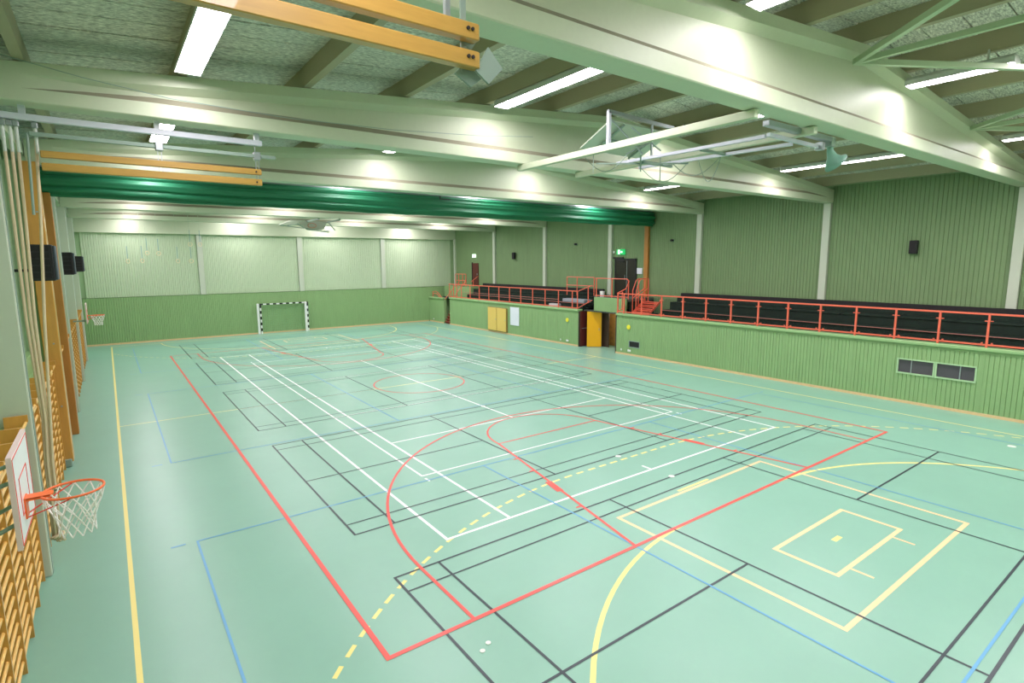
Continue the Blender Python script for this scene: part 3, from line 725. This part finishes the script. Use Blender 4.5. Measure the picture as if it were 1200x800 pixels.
wall_bars(3.25, 8.75, 'orange wall bars beyond second pale column, behind far hoop', 7)
wall_bars(9.25, 14.75, 'last orange wall bars on the left wall, before the bare corner', 7)
# black boxes
for i, (y, l) in enumerate(((-4.6, 'largest, nearest black box high on the left wall'), (4.4, 'middle one of three black boxes high on the left wall'), (14.8, 'smallest, farthest black box high on the left wall'))):
    t = thing('wall_loudspeaker', (-10.95, y, 4.5), l, 'loudspeaker')
    MB().bbox(-11.16, -10.74, y, y+.5, 4.48, 5.24, .02).build('cabinet', M_black, t)
    g = MB()
    for r in range(5): g.box(-11.13, -10.8, y-.012, y, 4.54+r*.14, 4.65+r*.14)
    g.build('grille', M_black2, t)
    MB().bbox(-10.74, -10.70, y+.02, y+.48, 4.5, 5.22, .01).build('side_panel', mat('dark_grey_side', (74, 84, 92)), t)
    MB().tube([(-11.5, y+.25, 4.7), (-11.15, y+.25, 4.7)], .03, 8).build('bracket', M_black, t)

# ropes
rail = thing('rope_rail', (-9.4, -8.95, 6.9), 'pale steel rail with hanging pine beams under the second roof beam', 'rail', 'apparatus rails with twin planks')
yr = -8.95
MB().bbox(-11.4, -7.42, yr-.045, yr+.045, 6.89, 6.98, .006).build('upper_rail', M_lilac, rail)
MB().bbox(-10.6, -7.2, yr-.03, yr+.03, 6.68, 6.74, .006).build('lower_rail', M_greyp, rail)
for x in (-10.65, -9.0, -7.5):
    MB().box(x-.04, x+.04, yr-.03, yr+.03, 6.97, 7.13).build('rail_bracket', M_lilac, rail)
for x in (-9.0, -7.52):
    m_ = MB().bbox(x-.05, x+.06, yr-.05, yr+.05, 6.64, 6.78, .01); m_.bar((x-.02, yr, 6.9), (x-.02, yr, 6.25), .012); m_.bar((x+.03, yr, 6.7), (x+.03, yr, 6.25), .012); m_.build('hanger', M_grey, rail)
for z0, z1 in ((6.385, 6.485), (6.2, 6.31)):
    pl = MB().bbox(-10.5, -7.46, yr-.04, yr+.04, z0, z1, .008).build('plank', M_woodx, rail)
    bo = MB().tube([(-7.55, yr-.05, (z0+z1)/2), (-7.55, yr-.035, (z0+z1)/2)], .016, 8); bo.build('bolt', M_black, rail)
MB().tube([(-10.62, yr, 6.72), (-10.66, yr, 5.55)], .018, 8).build('steel_pole', M_greyp, rail)
r2 = thing('twin_planks', (-9.4, -15.93, 6.4), 'twin golden pine planks hanging in the foreground under the roof', 'beam')
for z0, z1 in ((6.54, 6.665), (6.335, 6.46)):
    MB().bbox(-11.3, -7.33, -15.975, -15.885, z0, z1, .008).build('plank', M_woodx, r2)
    for xx in (-7.4, -7.44): MB().tube([(xx, -15.99, (z0+z1)/2+.01), (xx, -15.97, (z0+z1)/2+.01)], .014, 8).build('bolt', M_black, r2)
MB().bar((-7.42, -15.87, 6.3), (-7.42, -15.87, 6.9), .05, .015).build('link_plate', M_greyp, r2)
gus = thing('end_bracket', (-7.3, -15.9, 6.4), 'grey folded metal plates at the end of the foreground planks', 'bracket')
MB().prism([(-7.36, 6.32), (-7.24, 6.24), (-7.1, 6.38), (-7.24, 6.52)], 'y', -15.96, -15.94).build('plate', M_greyp, gus)
MB().prism([(-7.5, 6.56), (-7.35, 6.5), (-7.28, 6.6), (-7.45, 6.66)], 'y', -15.88, -15.86).build('plate', M_greyp, gus)
MB().prism([(-7.5, 6.3), (-7.35, 6.22), (-7.25, 6.3), (-7.4, 6.4)], 'y', -15.87, -15.85).build('plate', M_greyp, gus)
hg = MB()
for x in (-10.5, -8.9, -7.6): hg.bar((x, -15.93, 6.66), (x, -15.93, rz(x)+.05), .04)
hg = hg.build('hanger_rod', M_grey, gus)

tops = [-10.89, -10.81, -10.74, -10.53]
for i, xt in enumerate(tops):
    lab = ['leftmost', 'second', 'third', 'rightmost'][i]
    t = thing('climbing_rope', (xt, -8.75, .3), f'beige climbing rope, {lab} of four hanging by the left column', 'rope', 'climbing ropes')
    xb = -10.93+.03*i; ym = -8.72-.025*(i % 2)
    pts = [(xt, -8.9, 6.72), (xt+(xb-xt)*.2, -8.87, 5.5), (xt+(xb-xt)*.55, -8.82, 4.0), (xb+.05, ym, 2.4), (xb+.01, ym, 1.7), (xb, ym, 1.0), (xb-.01, ym-.01, .42)]
    MB().tube(pts, .021, 8).build('rope', M_rope, t, smooth=True)
    MB().tube([(xt, -8.9, 6.62), (xt, -8.9, 6.8)], .024, 8).build('sleeve', M_sleeve, t)
    MB().tube([(xt, -8.9, 6.44), (xt, -8.9, 6.64)], .021, 8).build('sleeve', M_sleeve, t)
    MB().bbox(xt-.035, xt+.035, -8.96, -8.86, 6.8, 6.88, .01).build('trolley', M_grey, t)
    kn = [(xb+.04*math.cos(a*.9), ym-.01+.04*math.sin(a*.9), .38+.018*a) for a in range(9)]
    MB().tube(kn, .02, 8).build('knot', M_rope, t, smooth=True)
te = MB().tube([(-10.87+.09*math.cos(a*PI/8), -8.73+.06*math.sin(a*PI/8), 1.25) for a in range(16)], .014, 6, closed=True).build('tie_cord', mat('green_cord', (60, 110, 80))); tag(te, 'green cord tying the bundle of climbing ropes together', 'cord')

# ------------------------------------------------------------ wall basketball hoops
def hoop(y, label, arms=True):
    X = -10.605; t = thing('basketball_hoop', (X, y, 2.55), label, 'basketball hoop', 'hoops on the left wall')
    y0, y1, z0, z1 = y-.4, y+.56, 2.56, 3.32
    bd = MB().bbox(X-.03, X, y0, y1, z0, z1, .006).build('backboard', M_board, t)
    f = MB()
    def fr(a, b, c, d_, w_): f.box(X, X+.004, a, b, c, c+w_).box(X, X+.004, a, b, d_-w_, d_).box(X, X+.004, a, a+w_, c, d_).box(X, X+.004, b-w_, b, c, d_)
    fr(y0+.02, y1-.02, z0+.02, z1-.02, .007); fr(y-.18, y+.3, z0+.2, z0+.52, .009)
    f.build('target_line', M_hred, bd)
    MB().box(X-.034, X+.002, y0-.006, y0+.0, z0, z1).box(X-.034, X+.002, y0, y1, z1, z1+.006).build('board_edging', mat('edging_pink', (226, 205, 200)), bd)
    cx, cz, R = X+.325, 2.85, .22
    MB().tube([(cx+R*math.cos(a*PI/18), y+R*math.sin(a*PI/18), cz) for a in range(36)], .011, 8, closed=True).build('ring', M_orange, t, smooth=True)
    b_ = MB().box(X, X+.17, y-.06, y-.035, cz-.01, cz+.012).box(X, X+.17, y+.035, y+.06, cz-.01, cz+.012).box(X, X+.012, y-.07, y+.07, cz-.16, cz+.02)
    b_.prism([(X+.01, y-.06), (X+.17, y-.06), (X+.19, y-.04), (X+.19, y+.04), (X+.17, y+.06), (X+.01, y+.06)], 'z', cz+.004, cz+.014); b_.build('ring_bracket', M_orange, t)
    s_ = MB()
    for q in (-1, 1): s_.tube([(X+.01, y+q*.06, cz-.15), (cx-.02, y+q*.22, cz-.012)], .006, 6)
    s_.build('ring_strut', M_hred, t)
    n = MB(); K = 12; lv = [(0, .222, 0), (1, .2, -.09), (2, .165, -.17), (3, .14, -.245), (4, .13, -.315), (5, .135, -.385)]
    for k in range(K):
        for s in (1, -1):
            pts = []
            for j, r_, dz in lv:
                a = 2*PI*(k+s*.5*j)/K; pts.append((cx+r_*math.cos(a), y+r_*math.sin(a), cz-.01+dz))
            n.tube(pts, .006, 5)
    n.build('net', M_net, t)
    for q in (-1, 1) if arms else ():
        MB().tube([(X-.03, y+q*.3, 3.1), (-11.3, y+q*.3, 2.9)], .018, 8).build('support_arm', M_greyp, t)
        MB().tube([(X-.03, y+q*.3, 2.75), (-11.06, y+q*.3, 2.55)], .018, 8).build('support_arm', M_greyp, t)
    if not arms: MB().box(-11.06, X-.03, y-.03, y+.03, 2.62, 2.68).build('support_arm', M_greyp, t)
    return t
hp = hoop(-13.83, 'near orange basketball hoop with white net and small white backboard')
hp2 = hoop(7.22, 'small far basketball hoop on the left wall near the far corner', False)

# ------------------------------------------------------------ handball goal
g = thing('handball_goal', (.05, 20.7, 0), 'black and white striped handball goal against the far wall', 'goal')
def striped(a, b, n, first_black=True, w_=.09):
    a = Vector(a); b = Vector(b); d_ = (b-a)/n
    for i in range(n):
        blk = (i % 2 == 0) == first_black
        MB().bar(a+d_*i, a+d_*(i+1), w_).build('post_stripe', M_black if blk else M_white, g)
gy_ = 20.88
striped((-1.5, gy_, 2.0), (-1.5, gy_, .0), 10); striped((1.65, gy_, 2.0), (1.65, gy_, 0), 10); striped((-1.545, gy_, 2.045), (1.695, gy_, 2.045), 15)
for x in (-1.72, 1.45):
    MB().bbox(x-.07, x+.07, 20.55, 20.67, 0, 2.12, .02).build('white_post', M_white, g)
    MB().box(x-.03, x+.1, 20.6, gy_, 2.0, 2.06).build('top_arm', M_white, g)
nb = MB()
for i in range(25): nb.bar((-1.45+i*.125, 20.95, .02), (-1.45+i*.125, 20.95, 2.0), .005)
for i in range(16): nb.bar((-1.45, 20.95, .05+i*.13), (1.6, 20.95, .05+i*.13), .005)
o = nb.build('net', mat('goal_net', (150, 200, 160)), g); o['kind'] = 'stuff'

# ------------------------------------------------------------ gymnastic rings
k = 0
for (xa, za, yy, l) in ((-8.92, 4.98, 14.2, 'leftmost pale gymnastic ring before the far wall'), (-8.31, 5.0, 14.2, 'second gymnastic ring from the left, hanging low'), (-8.05, 5.4, 14.55, 'third gymnastic ring from the left, hanging higher'),
                    (-7.55, 5.38, 14.55, 'fourth gymnastic ring from the left, on a pale strap'), (-6.75, 4.98, 14.2, 'fifth gymnastic ring, low, on a blue strap'), (-6.13, 4.98, 14.2, 'sixth gymnastic ring, lowest one by the far column'),
                    (-6.07, 5.87, 14.6, 'high gymnastic ring just left of the far column'), (-5.6, 5.87, 14.6, 'rightmost high gymnastic ring in front of the far column')):
    t = thing('gymnastic_ring', (xa, yy, za), l, 'gymnastic ring', 'gymnastic rings')
    ang = random.uniform(.2, .9); c_, s_ = math.cos(ang), math.sin(ang)
    MB().tube([(xa+.1*c_*math.cos(a*PI/10), yy+.1*s_*math.cos(a*PI/10), za+.1*math.sin(a*PI/10)) for a in range(20)], .016, 8, closed=True).build('ring', mat('ring_wood', (228, 214, 176)), t, smooth=True)
    MB().box(xa-.015, xa+.015, yy-.003, yy+.003, za+.1, za+.75).build('strap', mat('strap_blue', (120, 160, 160)), t)
    MB().tube([(xa, yy, za+.75), (xa, yy, rz(xa)+DZ-.01)], .006, 5).build('rope', mat('ring_rope', (180, 196, 170)), t)

# ------------------------------------------------------------ folded ceiling baskets
for i, x in enumerate((-1.68, .18)):
    bm_ = MB().bbox(x-.06, x+.06, -15.0, -9.0, 6.96, 7.09, .008).build('carrier_beam', M_beam, ceiling)
def ceiling_basket():
    t = thing('ceiling_basketball_frame', (-.7, -12.3, 7.1), 'folded ceiling basketball backboard frame between the first two roof beams', 'basketball frame')
    # backboard lying tilted above the carriers
    bd = MB(); A = Vector((-1.11, -10.5, 7.3)); B_ = Vector((-1.11, -11.42, 7.72)); Rr = Vector((1.95, 0, -.02))
    th = (B_-A).cross(Rr).normalized()*.03
    P = [A, A+Rr, B_+Rr, B_]; bd.add(P+[p+th for p in P], [(3,2,1,0),(4,5,6,7),(0,1,5,4),(1,2,6,5),(2,3,7,6),(3,0,4,7)])
    bd.build('backboard', M_col, t)
    fr = MB()
    for q in (.2, .8): fr.tube([A+Rr*q-th*1.5, B_+Rr*q-th*1.5], .025, 8)
    fr.tube([A+Rr*.2+(B_-A)*.5-th*2, A+Rr*.8+(B_-A)*.5-th*2], .025, 8); fr.build('board_frame', M_greyp, t)
    MB().bar((-1.25, -11.5, 7.08), (-1.25, -11.5, 7.86), .07).build('upright', M_lilac, t)
    MB().bar((-1.28, -11.5, 7.86), (.82, -11.5, 7.8), .07).build('cross_bar', M_grey, t)
    MB().bar((.1, -11.5, 7.1), (.1, -11.5, 7.8), .04).build('upright', M_grey, t)
    for a, b in (((-1.2, -11.4, 7.82), (-.3, -11.6, 7.1)), ((-.6, -11.4, 7.1), (.3, -11.7, 7.55)), ((-1.0, -11.9, 7.5), (-.2, -12.0, 7.12))): MB().tube([a, b], .016, 8).build('tie_bar', M_grey, t)
    for x0, x1, z in ((-.62, -.62, 6.9), (.28, .1, 6.88)):
        MB().bar((x0, -14.55, z), (x1-.15, -11.3, z), .075, .055).build('long_arm', M_lilac, t)
    MB().bar((-.65, -11.9, 6.86), (.3, -11.9, 6.86), .06).bar((-.65, -13.3, 6.88), (.3, -13.3, 6.88), .05).build('tie_bar', M_greyp, t)
    MB().bar((-1.4, -12.5, 6.84), (.1, -11.2, 6.84), .03).bar((-1.4, -11.3, 6.84), (.2, -12.4, 6.84), .03).build('tie_bar', M_greyp, t)
    MB().bbox(-.92, 1.27, -14.78, -14.66, 7.0, 7.09, .006).build('end_channel', M_grey, t)
    MB().bar((-.62, -14.6, 6.92), (1.15, -14.6, 6.92), .06).build('end_bar', M_lilac, t)
    MB().bbox(1.1, 1.2, -14.7, -14.55, 6.85, 7.0, .01).build('hinge', M_grey, t)
    cb_ = MB()
    for x, y0, y1, dp in ((-1.62, -11.2, -11.9, .3), (-.1, -11.3, -12.3, .42), (.1, -12.0, -12.9, .35), (.2, -13.2, -12.3, .5)):
        pts = [(x+.5*s/10, y0+(y1-y0)*s/10, 6.95-dp*math.sin(PI*s/10)) for s in range(11)]; cb_.tube(pts, .008, 5)
    cb_.tube([(-1.68, -11.5, 7.1), (-1.68, -11.5, 6.6)], .008, 5); cb_.tube([(-.2, -12.0, 7.0), (-.2, -12.0, 6.5)], .012, 5)
    cb_.build('loose_cable', M_greyp, t)
    return t
cbk = ceiling_basket()
hn = thing('horn_loudspeaker', (1.35, -14.7, 6.6), 'grey green horn loudspeaker hanging below the foremost roof beam', 'loudspeaker')
MB().tube([(1.38, -14.7, 6.97), (1.4, -14.7, 6.86), (1.45, -14.72, 6.76), (1.5, -14.74, 6.68), (1.54, -14.76, 6.64)], [.05, .06, .09, .16, .22], 20).build('bell', mat('horn_paint', (120, 165, 148), rough=.45), hn, smooth=True)
MB().bbox(1.3, 1.45, -14.77, -14.63, 6.92, 7.1, .015).build('driver', M_greyp, hn)
# far folded basket
t = thing('ceiling_basketball_frame', (-.7, 12, 6.9), 'small folded ceiling basketball frame far away before the end wall', 'basketball frame')
MB().prism([(-2.35, 6.82), (-1.75, 7.08), (-.95, 7.1), (-1.6, 6.86)], 'y', 10.9, 11.3).build('backboard', M_col, t)
MB().bar((-1.75, 11, 7.08), (-.9, 11, 6.62), .05).bar((-.9, 11, 6.62), (.25, 11, 6.5), .05).bar((.25, 11, 7.05), (.6, 11, 6.62), .05).bar((-2.3, 11, 6.8), (.3, 11, 6.56), .04).build('frame', M_greyp, t)
for y_ in (9.2, 14.8): pass
MB().prism([(-1.55, 7.08), (.2, 7.08), (.0, 6.66), (-.8, 6.62)], 'y', 11.05, 11.12).build('backboard', mat('board_back_grey', (206, 202, 196)), t)
MB().tube([(-.65+.22*math.cos(a*PI/10), 11-.02, 6.84+.12*math.sin(a*PI/10)) for a in range(20)], .011, 6, closed=True).build('ring', M_orange, t)
MB().box(-.9, -.84, 9.0, 15.0, 7.02, 7.09).box(.2, .26, 9.0, 15.0, 7.02, 7.09).build('carrier', M_greyp, t)

# cable along the second beam
cbm = MB().tube([(-10.9, -9.3, 7.68), (-9.9, -9.3, 7.52), (-8.8, -9.3, 7.4), (-7.0, -9.3, 7.36), (-5, -9.3, 7.42), (-3, -9.3, 7.56), (-1.5, -9.3, 7.72)], .007, 5).build('roof_cable', M_greyp); tag(cbm, 'thin sagging cable in front of the second roof beam', 'cable')
